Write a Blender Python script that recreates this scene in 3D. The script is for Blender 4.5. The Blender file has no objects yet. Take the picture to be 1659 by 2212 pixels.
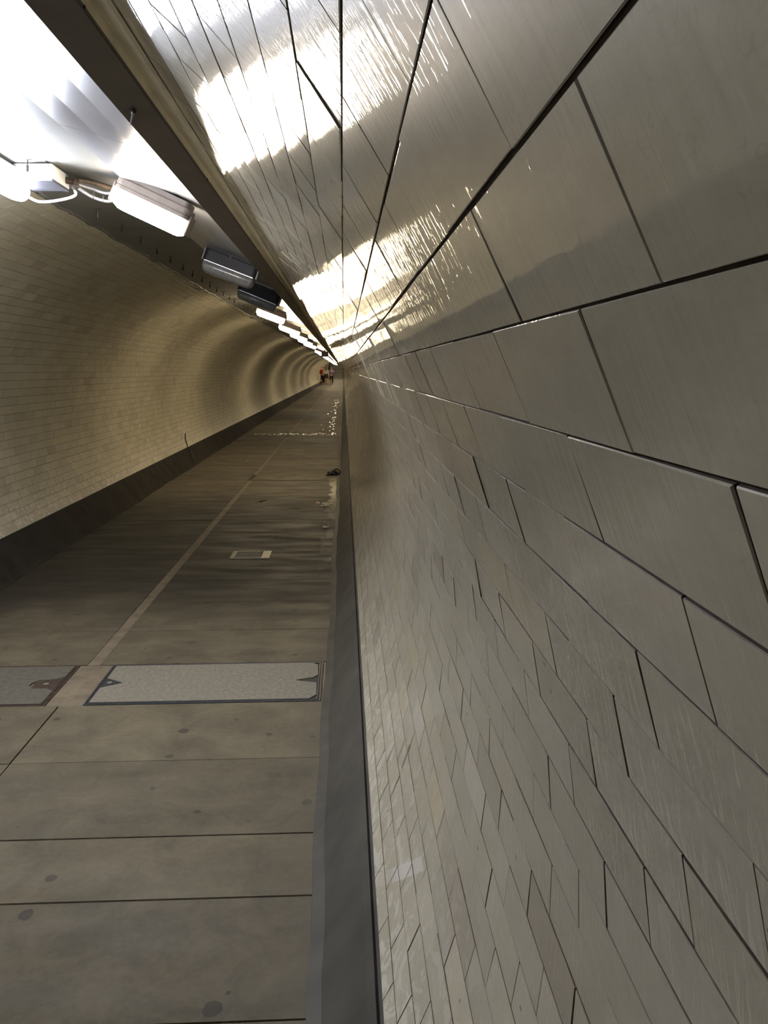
import bpy, bmesh, math, random
import numpy as np
from mathutils import Vector, Matrix
random.seed(7)
rng = np.random.default_rng(7)
PI = math.pi
scene = bpy.context.scene
COL = scene.collection

# ------------------------------------------------------------------ camera, world, exposure
cam_d = bpy.data.cameras.new('camera')
cam = bpy.data.objects.new('camera', cam_d); COL.objects.link(cam)
cam_d.sensor_fit = 'VERTICAL'; cam_d.sensor_height = 36.0; cam_d.sensor_width = 27.0
cam_d.lens = 36.0 * 1789 / 2212
cam_d.clip_start = 0.01; cam_d.clip_end = 400
cam.location = (1.146, 0.0, 0.558)
cam.rotation_euler = (math.radians(90 - 9.70), 0, -math.radians(2.75))
scene.camera = cam
world = bpy.data.worlds.new('world'); scene.world = world; world.use_nodes = True
world.node_tree.nodes['Background'].inputs[0].default_value = (0.05, 0.05, 0.055, 1)
world.node_tree.nodes['Background'].inputs[1].default_value = 0.3
vs = scene.view_settings
scene.display_settings.display_device = 'sRGB'
vs.view_transform = 'Standard'; vs.look = 'None'; vs.gamma = 1; vs.use_curve_mapping = False
vs.exposure = 1.65
COOL = (0.82, 0.865, 1.0); WARM = (1.0, 0.81, 0.52); MID = (1.0, 0.86, 0.68)
LAMP_W = 36.0; LAMP_WEAK = 6.0; LAMP_MID = 36.0; LAMP_NEAR = 24.0; LAMP_COOL = 42.0; LAMP_BACK = 3.0; LAMP_FILL = 32.0
cy = scene.cycles
cy.use_denoising = True
cy.max_bounces = 7; cy.diffuse_bounces = 5; cy.glossy_bounces = 4; cy.transmission_bounces = 4
cy.sample_clamp_indirect = 6.0
cy.blur_glossy = 0.3
cy.use_adaptive_sampling = True; cy.adaptive_threshold = 0.05

# ------------------------------------------------------------------ constants of the tunnel (axis = world Y, origin = centre of the bore)
R = 1.37; FLOOR = -0.82; ROW = 0.0643; DPHI = ROW / R; TL = 0.195
Y0 = -6.0; Y1 = 165.0
PH_A = 0.58                      # angle of a known course joint on the right wall
FOOT_R = -0.487; FOOT_L = PI + 0.447
def lift(y):
    return 0.00067 * (y - 80) ** 2 if y > 80 else 0.0

# ------------------------------------------------------------------ node helpers
def mat(name):
    m = bpy.data.materials.new(name); m.use_nodes = True
    nt = m.node_tree; b = nt.nodes['Principled BSDF']
    return m, nt, b
def N(nt, t, **kw):
    n = nt.nodes.new(t)
    for k, v in kw.items():
        if k in n.inputs.keys() if isinstance(k, str) else False: n.inputs[k].default_value = v
        else: setattr(n, k, v)
    return n
def noise(nt, vec, scale, detail=4, rough=0.55, dist=0.0):
    n = nt.nodes.new('ShaderNodeTexNoise'); n.inputs['Scale'].default_value = scale
    n.inputs['Detail'].default_value = detail; n.inputs['Roughness'].default_value = rough
    n.inputs['Distortion'].default_value = dist
    if vec is not None: nt.links.new(vec, n.inputs['Vector'])
    return n.outputs['Fac']
def ramp(nt, fac, stops):
    r = nt.nodes.new('ShaderNodeValToRGB'); e = r.color_ramp.elements
    while len(e) < len(stops): e.new(0.5)
    for i, (p, c) in enumerate(stops):
        e[i].position = p; e[i].color = (*c, 1) if len(c) == 3 else c
    nt.links.new(fac, r.inputs[0]); return r.outputs[0]
def mapr(nt, v, a, b, c=0.0, d=1.0):
    n = nt.nodes.new('ShaderNodeMapRange'); n.inputs[1].default_value = a; n.inputs[2].default_value = b
    n.inputs[3].default_value = c; n.inputs[4].default_value = d; nt.links.new(v, n.inputs[0]); return n.outputs[0]
def mth(nt, op, a, b=None):
    n = nt.nodes.new('ShaderNodeMath'); n.operation = op
    for i, x in enumerate((a, b)):
        if x is None: continue
        if isinstance(x, (int, float)): n.inputs[i].default_value = x
        else: nt.links.new(x, n.inputs[i])
    return n.outputs[0]
def mix(nt, fac, a, b, mode='MIX'):
    n = nt.nodes.new('ShaderNodeMix'); n.data_type = 'RGBA'; n.blend_type = mode
    for idx, x in ((0, fac), (6, a), (7, b)):
        if isinstance(x, (int, float)): n.inputs[idx].default_value = x
        elif isinstance(x, tuple): n.inputs[idx].default_value = (*x, 1)
        else: nt.links.new(x, n.inputs[idx])
    return n.outputs[2]
def vscale(nt, vec, s):
    n = nt.nodes.new('ShaderNodeVectorMath'); n.operation = 'MULTIPLY'
    nt.links.new(vec, n.inputs[0]); n.inputs[1].default_value = s; return n.outputs[0]
def bump(nt, b, h, strength, dist):
    n = nt.nodes.new('ShaderNodeBump'); n.inputs['Strength'].default_value = strength
    n.inputs['Distance'].default_value = dist; nt.links.new(h, n.inputs['Height'])
    nt.links.new(n.outputs[0], b.inputs['Normal'])
def objco(nt):
    return nt.nodes.new('ShaderNodeTexCoord').outputs['Object']
def sep(nt, v):
    s = nt.nodes.new('ShaderNodeSeparateXYZ'); nt.links.new(v, s.inputs[0]); return s.outputs

def plain(name, col, rough=0.5, metal=0.0, nscale=30, namt=0.15, bstr=0.0, bdist=0.001):
    m, nt, b = mat(name)
    f = noise(nt, objco(nt), nscale)
    c0 = tuple(max(0, x * (1 - namt)) for x in col); c1 = tuple(min(1, x * (1 + namt)) for x in col)
    nt.links.new(ramp(nt, f, [(0.3, c0), (0.7, c1)]), b.inputs['Base Color'])
    b.inputs['Roughness'].default_value = rough; b.inputs['Metallic'].default_value = metal
    if bstr: bump(nt, b, f, bstr, bdist)
    return m
def emit(name, col, strength):
    m, nt, b = mat(name)
    b.inputs['Base Color'].default_value = (0.8, 0.8, 0.8, 1)
    b.inputs['Emission Color'].default_value = (*col, 1)
    b.inputs['Emission Strength'].default_value = strength
    return m

# ------------------------------------------------------------------ materials
def make_tile(name, r0, r1, bs):
    m, nt, b = mat(name)
    co = objco(nt); xyz = sep(nt, co)
    at = nt.nodes.new('ShaderNodeAttribute'); at.attribute_name = 'tone'
    uv = nt.nodes.new('ShaderNodeUVMap').outputs[0]
    base = ramp(nt, at.outputs['Fac'], [(0.0, (0.45, 0.41, 0.335)), (0.25, (0.51, 0.49, 0.40)), (0.5, (0.55, 0.525, 0.42)),
                                        (0.75, (0.585, 0.555, 0.465)), (0.93, (0.585, 0.53, 0.39)), (1.0, (0.64, 0.61, 0.52))])
    cloud = noise(nt, co, 2.2, 5, 0.6)
    c = mix(nt, 1.0, base, ramp(nt, cloud, [(0.3, (0.84, 0.82, 0.78)), (0.7, (1.06, 1.05, 1.04))]), 'MULTIPLY')
    fine = noise(nt, vscale(nt, uv, (9, 30, 1)), 3.0, 6, 0.65, 0.6)
    c = mix(nt, 1.0, c, ramp(nt, fine, [(0.25, (0.90, 0.88, 0.85)), (0.75, (1.06, 1.06, 1.06))]), 'MULTIPLY')
    # pale scuffs and efflorescence low on the wall
    low = mapr(nt, xyz[2], -0.22, -0.60)
    sc = noise(nt, vscale(nt, uv, (3.2, 4.0, 1)), 3.4, 5, 0.5, 2.2)
    scm = mth(nt, 'MULTIPLY', mapr(nt, sc, 0.54, 0.58), mth(nt, 'MULTIPLY', low, 0.60))
    c = mix(nt, scm, c, (0.80, 0.77, 0.69))
    # thin pale rub marks
    rb = noise(nt, vscale(nt, uv, (2.0, 9.0, 1)), 5.0, 2, 0.4, 3.5)
    band = mth(nt, 'LESS_THAN', mth(nt, 'ABSOLUTE', mth(nt, 'SUBTRACT', rb, 0.5)), 0.006)
    c = mix(nt, mth(nt, 'MULTIPLY', band, mth(nt, 'MULTIPLY', low, 0.55)), c, (0.80, 0.77, 0.70))
    cz = noise(nt, vscale(nt, uv, (5.0, 7.0, 1)), 4.0, 2, 0.4, 2.5)
    czm = mth(nt, 'LESS_THAN', mth(nt, 'ABSOLUTE', mth(nt, 'SUBTRACT', cz, 0.47)), 0.004)
    c = mix(nt, mth(nt, 'MULTIPLY', czm, 0.16), c, (0.2, 0.15, 0.1))
    # dark spots and chips
    sp = nt.nodes.new('ShaderNodeTexVoronoi'); sp.voronoi_dimensions = '2D'; sp.inputs['Scale'].default_value = 9
    nt.links.new(vscale(nt, uv, (1, 2.2, 1)), sp.inputs['Vector'])
    rnd = sep(nt, sp.outputs['Color'])[0]
    sm = mth(nt, 'MULTIPLY', mth(nt, 'LESS_THAN', sp.outputs['Distance'], 0.045), mth(nt, 'GREATER_THAN', rnd, 0.9))
    c = mix(nt, mth(nt, 'MULTIPLY', sm, 0.8), c, (0.10, 0.07, 0.05))
    # old tape marks and a dark scrape low on the near wall
    us = sep(nt, uv)
    line = mth(nt, 'ABSOLUTE', mth(nt, 'ADD', mth(nt, 'SUBTRACT', us[0], 1.6825), mth(nt, 'MULTIPLY', mth(nt, 'ADD', us[1], 0.566), 1.134)))
    en = mth(nt, 'MULTIPLY', noise(nt, vscale(nt, uv, (40, 40, 1)), 1.0, 3), 0.012)
    tm = mth(nt, 'LESS_THAN', line, mth(nt, 'ADD', en, 0.020))
    tm = mth(nt, 'MULTIPLY', tm, mth(nt, 'MULTIPLY', mth(nt, 'GREATER_THAN', us[1], -0.668), mth(nt, 'LESS_THAN', us[1], -0.443)))
    c = mix(nt, mth(nt, 'MULTIPLY', tm, mapr(nt, us[1], -0.60, -0.56, 0.25, 0.75)), c, (0.80, 0.76, 0.70))
    dm = mth(nt, 'MULTIPLY', mth(nt, 'LESS_THAN', mth(nt, 'ABSOLUTE', mth(nt, 'SUBTRACT', us[0], 2.012)), mth(nt, 'MULTIPLY', en, 1.4)),
             mth(nt, 'MULTIPLY', mth(nt, 'GREATER_THAN', us[1], -0.475), mth(nt, 'LESS_THAN', us[1], -0.405)))
    c = mix(nt, mth(nt, 'MULTIPLY', dm, 0.8), c, (0.08, 0.055, 0.04))
    nt.links.new(c, b.inputs['Base Color'])
    rg = noise(nt, vscale(nt, uv, (5, 12, 1)), 4.0, 4)
    nt.links.new(mapr(nt, rg, 0.3, 0.7, r0, r1), b.inputs['Coat Roughness' if name == 'glazed_tile' else 'Roughness'])
    if name == 'glazed_tile':
        b.inputs['Coat Weight'].default_value = 1.0; b.inputs['Roughness'].default_value = 0.38
    b.inputs['IOR'].default_value = 1.5
    h1 = noise(nt, vscale(nt, uv, (42, 6, 1)), 3.0, 3, 0.5, 0.3)
    h2 = noise(nt, co, 60, 3)
    hh = mth(nt, 'ADD', h1, mth(nt, 'MULTIPLY', h2, 0.10))
    bump(nt, b, hh, bs, 0.0010)
    if name == 'glazed_tile':
        lk = b.inputs['Normal'].links[0]; sk_ = lk.from_socket; nt.links.remove(lk); nt.links.new(sk_, b.inputs['Coat Normal'])
    return m
M_TILE = make_tile('glazed_tile', 0.03, 0.075, 0.55)
M_TILE_L = make_tile('dull_glazed_tile', 0.30, 0.45, 0.12)
M_GROUT = plain('dark_joint', (0.075, 0.052, 0.036), 0.9, nscale=60, namt=0.5)

def make_floor():
    m, nt, b = mat('stone_slab')
    co = objco(nt); xyz = sep(nt, co)
    at = nt.nodes.new('ShaderNodeAttribute'); at.attribute_name = 'tone'
    c = ramp(nt, at.outputs['Fac'], [(0, (0.090, 0.078, 0.056)), (0.5, (0.103, 0.089, 0.063)), (1, (0.116, 0.100, 0.070))])
    n1 = noise(nt, co, 5, 8, 0.65, 0.6); n2 = noise(nt, vscale(nt, co, (1, 1, 1)), 45, 5, 0.7)
    c = mix(nt, 1.0, c, ramp(nt, n1, [(0.25, (0.60, 0.61, 0.60)), (0.75, (1.32, 1.29, 1.22))]), 'MULTIPLY')
    c = mix(nt, 1.0, c, ramp(nt, n2, [(0.2, (0.82, 0.82, 0.82)), (0.8, (1.15, 1.14, 1.12))]), 'MULTIPLY')
    # trodden chewing gum spots
    vo = nt.nodes.new('ShaderNodeTexVoronoi'); vo.voronoi_dimensions = '2D'; vo.inputs['Scale'].default_value = 5.5
    wob = nt.nodes.new('ShaderNodeVectorMath'); wob.operation = 'ADD'
    nz = nt.nodes.new('ShaderNodeTexNoise'); nz.inputs['Scale'].default_value = 30
    nt.links.new(co, nz.inputs['Vector'])
    sc = nt.nodes.new('ShaderNodeVectorMath'); sc.operation = 'SCALE'; sc.inputs['Scale'].default_value = 0.02
    nt.links.new(nz.outputs['Color'], sc.inputs[0]); nt.links.new(co, wob.inputs[0]); nt.links.new(sc.outputs[0], wob.inputs[1])
    nt.links.new(wob.outputs[0], vo.inputs['Vector'])
    rv = sep(nt, vo.outputs['Color'])
    gum = mth(nt, 'MULTIPLY', mth(nt, 'LESS_THAN', vo.outputs['Distance'], mth(nt, 'MULTIPLY', rv[1], 0.13)), mth(nt, 'GREATER_THAN', rv[0], 0.62))
    c = mix(nt, mth(nt, 'MULTIPLY', gum, 0.75), c, (0.035, 0.030, 0.026))
    # white lime deposit along the right edge
    mx = mapr(nt, xyz[0], 0.86, 1.02)
    my = mth(nt, 'MULTIPLY', mapr(nt, xyz[1], 5.2, 7.2), mapr(nt, xyz[1], 10.9, 9.8))
    nn = noise(nt, vscale(nt, co, (2.2, 1.0, 1)), 5.5, 6, 0.6)
    lm = mth(nt, 'GREATER_THAN', mth(nt, 'ADD', nn, mth(nt, 'MULTIPLY', mx, 0.34)), 0.74)
    lm = mth(nt, 'MULTIPLY', lm, my)
    c = mix(nt, mth(nt, 'MULTIPLY', lm, 0.9), c, (0.80, 0.76, 0.62))
    # grime collecting by the kerbs
    gr = mapr(nt, mth(nt, 'ABSOLUTE', xyz[0]), 0.86, 1.12)
    c = mix(nt, mth(nt, 'MULTIPLY', gr, 0.45), c, (0.085, 0.075, 0.06))
    # shade below the unlit lamps, painted into the slab colour with wavy ends
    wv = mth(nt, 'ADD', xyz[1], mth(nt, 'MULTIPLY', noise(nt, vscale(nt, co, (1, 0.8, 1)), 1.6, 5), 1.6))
    shade = mth(nt, 'MULTIPLY', mapr(nt, wv, 5.2, 6.0), mapr(nt, wv, 10.4, 9.0))
    c = mix(nt, mth(nt, 'MULTIPLY', shade, 0.85), c, (0.022, 0.020, 0.016))
    nt.links.new(c, b.inputs['Base Color'])
    b.inputs['Specular IOR Level'].default_value = 0.3
    r = mapr(nt, noise(nt, vscale(nt, co, (1.5, 5, 1)), 1.5, 4), 0.35, 0.7, 0.6, 0.85)
    nt.links.new(r, b.inputs['Roughness'])
    hh = mth(nt, 'ADD', mth(nt, 'MULTIPLY', n1, 1.0), mth(nt, 'MULTIPLY', n2, 0.25))
    bump(nt, b, hh, 0.6, 0.006)
    return m
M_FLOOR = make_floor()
M_BED = plain('slab_joint', (0.05, 0.04, 0.03), 0.9, nscale=40, namt=0.4)
M_MORTAR = plain('brown_mortar', (0.138, 0.112, 0.076), 0.75, nscale=14, namt=0.3, bstr=0.4, bdist=0.003)
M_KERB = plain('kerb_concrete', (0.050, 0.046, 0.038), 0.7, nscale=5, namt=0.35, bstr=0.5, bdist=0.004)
M_KERBL = plain('darker_kerb_concrete', (0.032, 0.028, 0.024), 0.9, nscale=5, namt=0.3, bstr=0.5, bdist=0.004)  # left kerb: same concrete, darker base colour
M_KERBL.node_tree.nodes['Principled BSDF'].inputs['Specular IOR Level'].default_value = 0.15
M_CEIL = plain('ceiling_paint', (0.17, 0.17, 0.158), 0.55, nscale=4, namt=0.16, bstr=0.3, bdist=0.004)
def make_panel():
    m, nt, b = mat('gloss_paint')
    co = objco(nt); f = noise(nt, vscale(nt, co, (9, 2, 9)), 1.6, 6, 0.6, 0.5)
    nt.links.new(ramp(nt, f, [(0.3, (0.26, 0.264, 0.275)), (0.7, (0.30, 0.30, 0.31))]), b.inputs['Base Color'])
    nt.links.new(mapr(nt, f, 0.3, 0.7, 0.28, 0.31), b.inputs['Roughness'])
    bump(nt, b, noise(nt, vscale(nt, co, (3, 1, 3)), 2.0, 3), 0.10, 0.002)
    return m
M_PANEL = make_panel()
M_DUCT = plain('taupe_painted_metal', (0.135, 0.115, 0.105), 0.45, nscale=12, namt=0.12)
M_DUCTD = plain('dark_edge_metal', (0.085, 0.075, 0.07), 0.5, nscale=12, namt=0.15)
M_CREAM = plain('cream_board', (0.80, 0.73, 0.57), 0.5, nscale=9, namt=0.12)
M_DARK = plain('dark_iron', (0.045, 0.035, 0.03), 0.5, metal=0.4, nscale=60, namt=0.4)
M_MATTE = plain('dull_dark_metal', (0.03, 0.024, 0.02), 0.85, nscale=60, namt=0.3)
M_BODY = plain('slate_grey_housing', (0.022, 0.025, 0.036), 0.6, nscale=25, namt=0.12)
M_BODYL = plain('light_grey_housing', (0.30, 0.29, 0.27), 0.45, nscale=25, namt=0.1)
M_BODYB = plain('brown_grey_housing', (0.16, 0.13, 0.105), 0.45, nscale=25, namt=0.1)
def make_unlit():
    m, nt, b = mat('unlit_diffuser')
    f = noise(nt, vscale(nt, objco(nt), (60, 10, 10)), 1.0, 3)
    nt.links.new(ramp(nt, f, [(0.3, (0.20, 0.205, 0.215)), (0.7, (0.28, 0.285, 0.29))]), b.inputs['Base Color'])
    b.inputs['Roughness'].default_value = 0.22
    b.inputs['Coat Weight'].default_value = 0.6; b.inputs['Coat Roughness'].default_value = 0.08
    return m
M_UNLIT = make_unlit()
M_LITW = emit('lit_diffuser_warm', WARM, LAMP_W)
M_LITM = emit('lit_diffuser_near', MID, LAMP_NEAR)
M_LITK = emit('lit_diffuser_weak', WARM, LAMP_WEAK)
M_LITS = emit('lit_diffuser_middle', WARM, LAMP_MID)
M_FILL = emit('fill_diffuser_cool', COOL, LAMP_FILL)  # for the added fill batten only
M_LITB = emit('lit_diffuser_back', COOL, LAMP_BACK)
M_LITC = emit('lit_diffuser_cool', COOL, LAMP_COOL)
M_WHITE = plain('white_plastic', (0.72, 0.71, 0.68), 0.4, nscale=20, namt=0.04)
M_BLACKP = plain('charcoal_plastic', (0.05, 0.05, 0.06), 0.5, nscale=20, namt=0.2)
M_SILVER = plain('braided_silver', (0.62, 0.62, 0.63), 0.3, metal=0.7, nscale=200, namt=0.2)
M_FLEX = plain('white_flex', (0.78, 0.78, 0.78), 0.35, nscale=80, namt=0.05)
M_COPPER = plain('brown_conduit', (0.10, 0.07, 0.05), 0.5, nscale=60, namt=0.3)
M_STEELF = plain('worn_bright_steel', (0.22, 0.21, 0.16), 0.5, metal=0.3, nscale=25, namt=0.3)
M_COVER = plain('pale_concrete_infill', (0.165, 0.152, 0.120), 0.7, nscale=60, namt=0.25, bstr=0.5, bdist=0.003)
M_COVERD = plain('grey_concrete_infill', (0.085, 0.077, 0.062), 0.75, nscale=40, namt=0.25, bstr=0.4, bdist=0.002)
M_IRON = plain('rusty_cover_frame', (0.055, 0.038, 0.030), 0.55, metal=0.3, nscale=50, namt=0.4)
M_BLUEIRON = plain('blue_black_iron', (0.04, 0.045, 0.055), 0.5, metal=0.4, nscale=50, namt=0.3)

# ------------------------------------------------------------------ mesh helpers
def link(name, verts, faces, mats, parent=None, mi=None, smooth=False, tone=None, uvs=None):
    me = bpy.data.meshes.new(name); me.from_pydata([tuple(v) for v in verts], [], faces)
    if not isinstance(mats, (list, tuple)): mats = [mats]
    for m in mats: me.materials.append(m)
    if mi is not None: me.polygons.foreach_set('material_index', mi)
    if smooth: me.polygons.foreach_set('use_smooth', [True] * len(me.polygons))
    if tone is not None:
        a = me.attributes.new('tone', 'FLOAT', 'FACE'); a.data.foreach_set('value', tone)
    if uvs is not None:
        l = me.uv_layers.new(name='UVMap'); vi = np.empty(len(me.loops), dtype=np.int32)
        me.loops.foreach_get('vertex_index', vi)
        l.data.foreach_set('uv', np.asarray(uvs, dtype=np.float32)[vi].ravel())
    me.update()
    o = bpy.data.objects.new(name, me); COL.objects.link(o)
    if parent is not None: o.parent = parent
    return o
class MB:
    def __init__(s): s.v = []; s.f = []
    def add(s, vs_, fs_):
        n = len(s.v); s.v += [Vector(v) for v in vs_]; s.f += [tuple(i + n for i in f) for f in fs_]; return s
    def box(s, c, d, M=None):
        x, y, z = [q / 2 for q in d]; c = Vector(c)
        p = [Vector((i * x, j * y, k * z)) for k in (-1, 1) for j in (-1, 1) for i in (-1, 1)]
        if M is not None: p = [M @ q for q in p]
        return s.add([q + c for q in p], [(0, 2, 3, 1), (4, 5, 7, 6), (0, 1, 5, 4), (2, 6, 7, 3), (0, 4, 6, 2), (1, 3, 7, 5)])
    def prism(s, prof, y0, y1, fn):     # closed profile [(a,b)], swept along third axis; fn(a,b,y)->Vector
        n = len(prof); vs_ = [fn(a, b, y) for y in (y0, y1) for a, b in prof]
        fs_ = [(i, (i + 1) % n, n + (i + 1) % n, n + i) for i in range(n)] + [tuple(range(n))[::-1], tuple(range(n, 2 * n))]
        return s.add(vs_, fs_)
    def tube(s, pts, r, k=8, cap=True):
        pts = [Vector(p) for p in pts]; n = len(pts); base = len(s.v)
        rs = r if isinstance(r, (list, tuple)) else [r] * n
        up = Vector((0, 0, 1)); prev = None
        for i, p in enumerate(pts):
            t = (pts[min(i + 1, n - 1)] - pts[max(i - 1, 0)]).normalized()
            a = t.cross(up if prev is None else prev)
            if a.length < 1e-4: a = t.cross(Vector((1, 0, 0)))
            a.normalize(); b_ = a.cross(t); prev = b_ if prev is None else b_
            prev = t.cross(a) * -1 if False else b_
            for q in range(k):
                an = 2 * PI * q / k; s.v.append(p + (a * math.cos(an) + b_ * math.sin(an)) * rs[i])
            up = b_
        for i in range(n - 1):
            for q in range(k):
                q2 = (q + 1) % k
                s.f.append((base + i * k + q, base + i * k + q2, base + (i + 1) * k + q2, base + (i + 1) * k + q))
        if cap:
            s.f.append(tuple(base + q for q in range(k))[::-1]); s.f.append(tuple(base + (n - 1) * k + q for q in range(k)))
        return s
    def build(s, name, m, parent=None, smooth=False, bevel=0.0, sub=0):
        o = link(name, s.v, s.f, m, parent, smooth=smooth)
        bm = bmesh.new(); bm.from_mesh(o.data); bmesh.ops.recalc_face_normals(bm, faces=bm.faces); bm.to_mesh(o.data); bm.free()
        if bevel:
            b = o.modifiers.new('bevel', 'BEVEL'); b.width = bevel; b.segments = 2; b.limit_method = 'ANGLE'
        if sub:
            b = o.modifiers.new('sub', 'SUBSURF'); b.levels = sub; b.render_levels = sub
        return o
def tag(o, label, cat, group=None):
    o['label'] = label; o['category'] = cat
    if group: o['group'] = group
    return o
def struct(o):
    o['kind'] = 'structure'; return o
def empty(name, loc, rot=(0, 0, 0)):
    o = bpy.data.objects.new(name, None); COL.objects.link(o); o.location = loc; o.rotation_euler = rot
    o.empty_display_size = 0.1; return o
def copy_tree(o, parent=None):
    c = o.copy(); COL.objects.link(c); c.parent = parent
    for ch in list(o.children): copy_tree(ch, c)
    return c

# ------------------------------------------------------------------ tiled walls: every tile is modelled (flat glazed face, bevelled edge, joint behind)
M_GROUT_L = plain('pale_dirty_joint', (0.20, 0.165, 0.11), 0.9, nscale=60, namt=0.5)
M_EDGE_L = plain('pale_tile_edge', (0.36, 0.32, 0.24), 0.8, nscale=40, namt=0.3)
M_EDGE = plain('dirty_tile_edge', (0.20, 0.165, 0.125), 0.75, nscale=40, namt=0.4)
def tiled_wall(name, bounds, ystart, yend, offs, tile_m, dull=lambda k: True):
    V = []; F = []; MI = []; T = []; UV = []
    def P(phi, y, r):
        V.append((r * math.cos(phi), y, r * math.sin(phi) + lift(y))); UV.append((y, phi * R)); return len(V) - 1
    nrows = len(bounds) - 1
    for k in range(nrows):
        pa, pb = bounds[k], bounds[k + 1]
        rowgap = 0.0007 + 0.0010 * rng.random()
        y = ystart + offs(k) - TL
        rt = rng.random()
        while y < yend:
            near = y < 62
            L = TL if near else TL * 4
            y2 = y + L
            jg = 0.0007 + 0.0012 * rng.random() ** 1.5
            gphi0 = rowgap * (0.6 + 0.8 * rng.random()) / R; gphi1 = rowgap * (0.6 + 0.8 * rng.random()) / R
            ya, yb = y + jg, y2 - jg * 0.6
            a0, a1 = pa + gphi0 * (1 if pb > pa else -1), pb - gphi1 * (1 if pb > pa else -1)
            dr = rng.normal(0, 0.00025); ty = rng.normal(0, 0.00028); tp = rng.normal(0, 0.00016)
            if not near: dr = ty = tp = 0
            cs = [(a0, ya, -ty - tp), (a0, yb, ty - tp), (a1, yb, ty + tp), (a1, ya, -ty + tp)]
            bv = 0.00045
            ins = [(a0, ya, 1, 1), (a0, yb, 1, -1), (a1, yb, -1, -1), (a1, ya, -1, 1)]
            sg = 1 if pb > pa else -1
            lowr = [P(a, yy, R + 0.0021) for a, yy, _ in cs]
            outer = [P(a, yy, R + 0.0006 + dr) for a, yy, _ in cs]
            inner = [P(a + sg * sa * bv / R, yy + sy * bv, R + dr + c_[2]) for (a, yy, sa, sy), c_ in zip(ins, cs)]
            F.append(tuple(inner)); MI.append(0)
            tone = min(1, max(0, rng.normal(0.5, 0.2))) if rng.random() > 0.05 else rng.random()
            T.append(tone)
            for i in range(4):
                j = (i + 1) % 4
                F.append((outer[i], outer[j], inner[j], inner[i])); MI.append(2 if dull(k) else 0); T.append(tone)
                if near: F.append((lowr[i], lowr[j], outer[j], outer[i])); MI.append(1); T.append(tone)
            y = y2
    # backing with the joint material
    na = nrows
    ys = [ystart - TL * 2] + list(np.arange(ystart, 80, 6.0)) + list(np.arange(80, yend + 1, 3.0))
    base = len(V)
    for yy in ys:
        for i in range(nrows + 1):
            P(bounds[i], yy, R + 0.0020)
    for j in range(len(ys) - 1):
        for i in range(nrows):
            a = base + j * (nrows + 1) + i
            F.append((a, a + 1, a + nrows + 2, a + nrows + 1)); MI.append(1); T.append(0.5)
    o = link(name, V, F, [tile_m, M_GROUT if tile_m is M_TILE else M_GROUT_L, M_EDGE if tile_m is M_TILE else M_EDGE_L], mi=MI, tone=T, uvs=UV)
    # make every face look at the axis
    me = o.data; n = len(me.polygons)
    bm = bmesh.new(); bm.from_mesh(me)
    for f in bm.faces:
        c = f.calc_center_median(); c.z -= lift(c.y)
        if f.normal.x * c.x + f.normal.z * c.z > 0: f.normal_flip()
    bm.to_mesh(me); bm.free()
    return struct(o)
# right: from under the duct down to the haunch
rb = [PH_A + 10 * DPHI - k * DPHI for k in range(33)] + [FOOT_R]
roff = {8: 0.125 + 0.0, 9: 0.0}
def offr(k):
    row = k - 10                  # 0 = course whose top joint is PH_A
    jit = math.sin(row * 12.9898) * 0.006
    return ((0.047 if row % 2 == 0 else 0.135) + jit + 10 * TL) % TL
wall_r = tiled_wall('wall_right', rb, -3.9, 160, offr, M_TILE, lambda k: k > 14)
lb = [1.9358 - 4 * DPHI + k * DPHI for k in range(39)]
lb = [b for b in lb if b < FOOT_L - 0.01] + [FOOT_L]
wall_l = tiled_wall('wall_left', lb, -3.9, 160, lambda k: (0.02 if k % 2 == 0 else 0.118) + math.sin(k * 7.7) * 0.005, M_TILE_L)

def arc_sheet(name, pts, m, uvscale=1.0, ylist=None):     # open profile (phi,r) list swept down the tunnel
    ys = ylist or ([-4.3] + list(np.arange(-3, 80, 4.0)) + list(np.arange(80, 166, 3.0)))
    V = []; F = []; n = len(pts)
    for y in ys:
        for ph, r in pts: V.append((r * math.cos(ph), y, r * math.sin(ph) + lift(y)))
    for j in range(len(ys) - 1):
        for i in range(n - 1):
            a = j * n + i; F.append((a, a + 1, a + n + 1, a + n))
    return link(name, V, F, m, smooth=False)
# painted crown of the bore (with a ragged painted edge over the first tile course on the left)
V = []; F = []; ys = list(np.arange(-4.3, 40, 0.055)) + list(np.arange(40, 80, 2.0)) + list(np.arange(80, 166, 3.0))
n = 0
for y in ys:
    w = 0.006 * math.sin(y * 9.1) * math.sin(y * 3.3) + (rng.normal(0, 0.0028) if y < 40 else 0)
    e = 1.735 + w
    prof = [(0.985, R - 0.001), (1.10, R - 0.001), (1.25, R - 0.001), (1.40, R - 0.001), (1.55, R - 0.001), (1.66, R - 0.001), (e, R - 0.001), (e + 0.001, R - 0.0035), (e + 0.012, R - 0.0035), (e + 0.014, R + 0.002)]
    prof = [(p, r) for p, r in prof]
    n = len(prof)
    for ph, r in prof: V.append((r * math.cos(ph), y, r * math.sin(ph) + lift(y)))
for j in range(len(ys) - 1):
    for i in range(n - 1):
        a = j * n + i; F.append((a, a + 1, a + n + 1, a + n))
ceil = struct(link('ceiling', V, F, [M_CEIL]))
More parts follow.
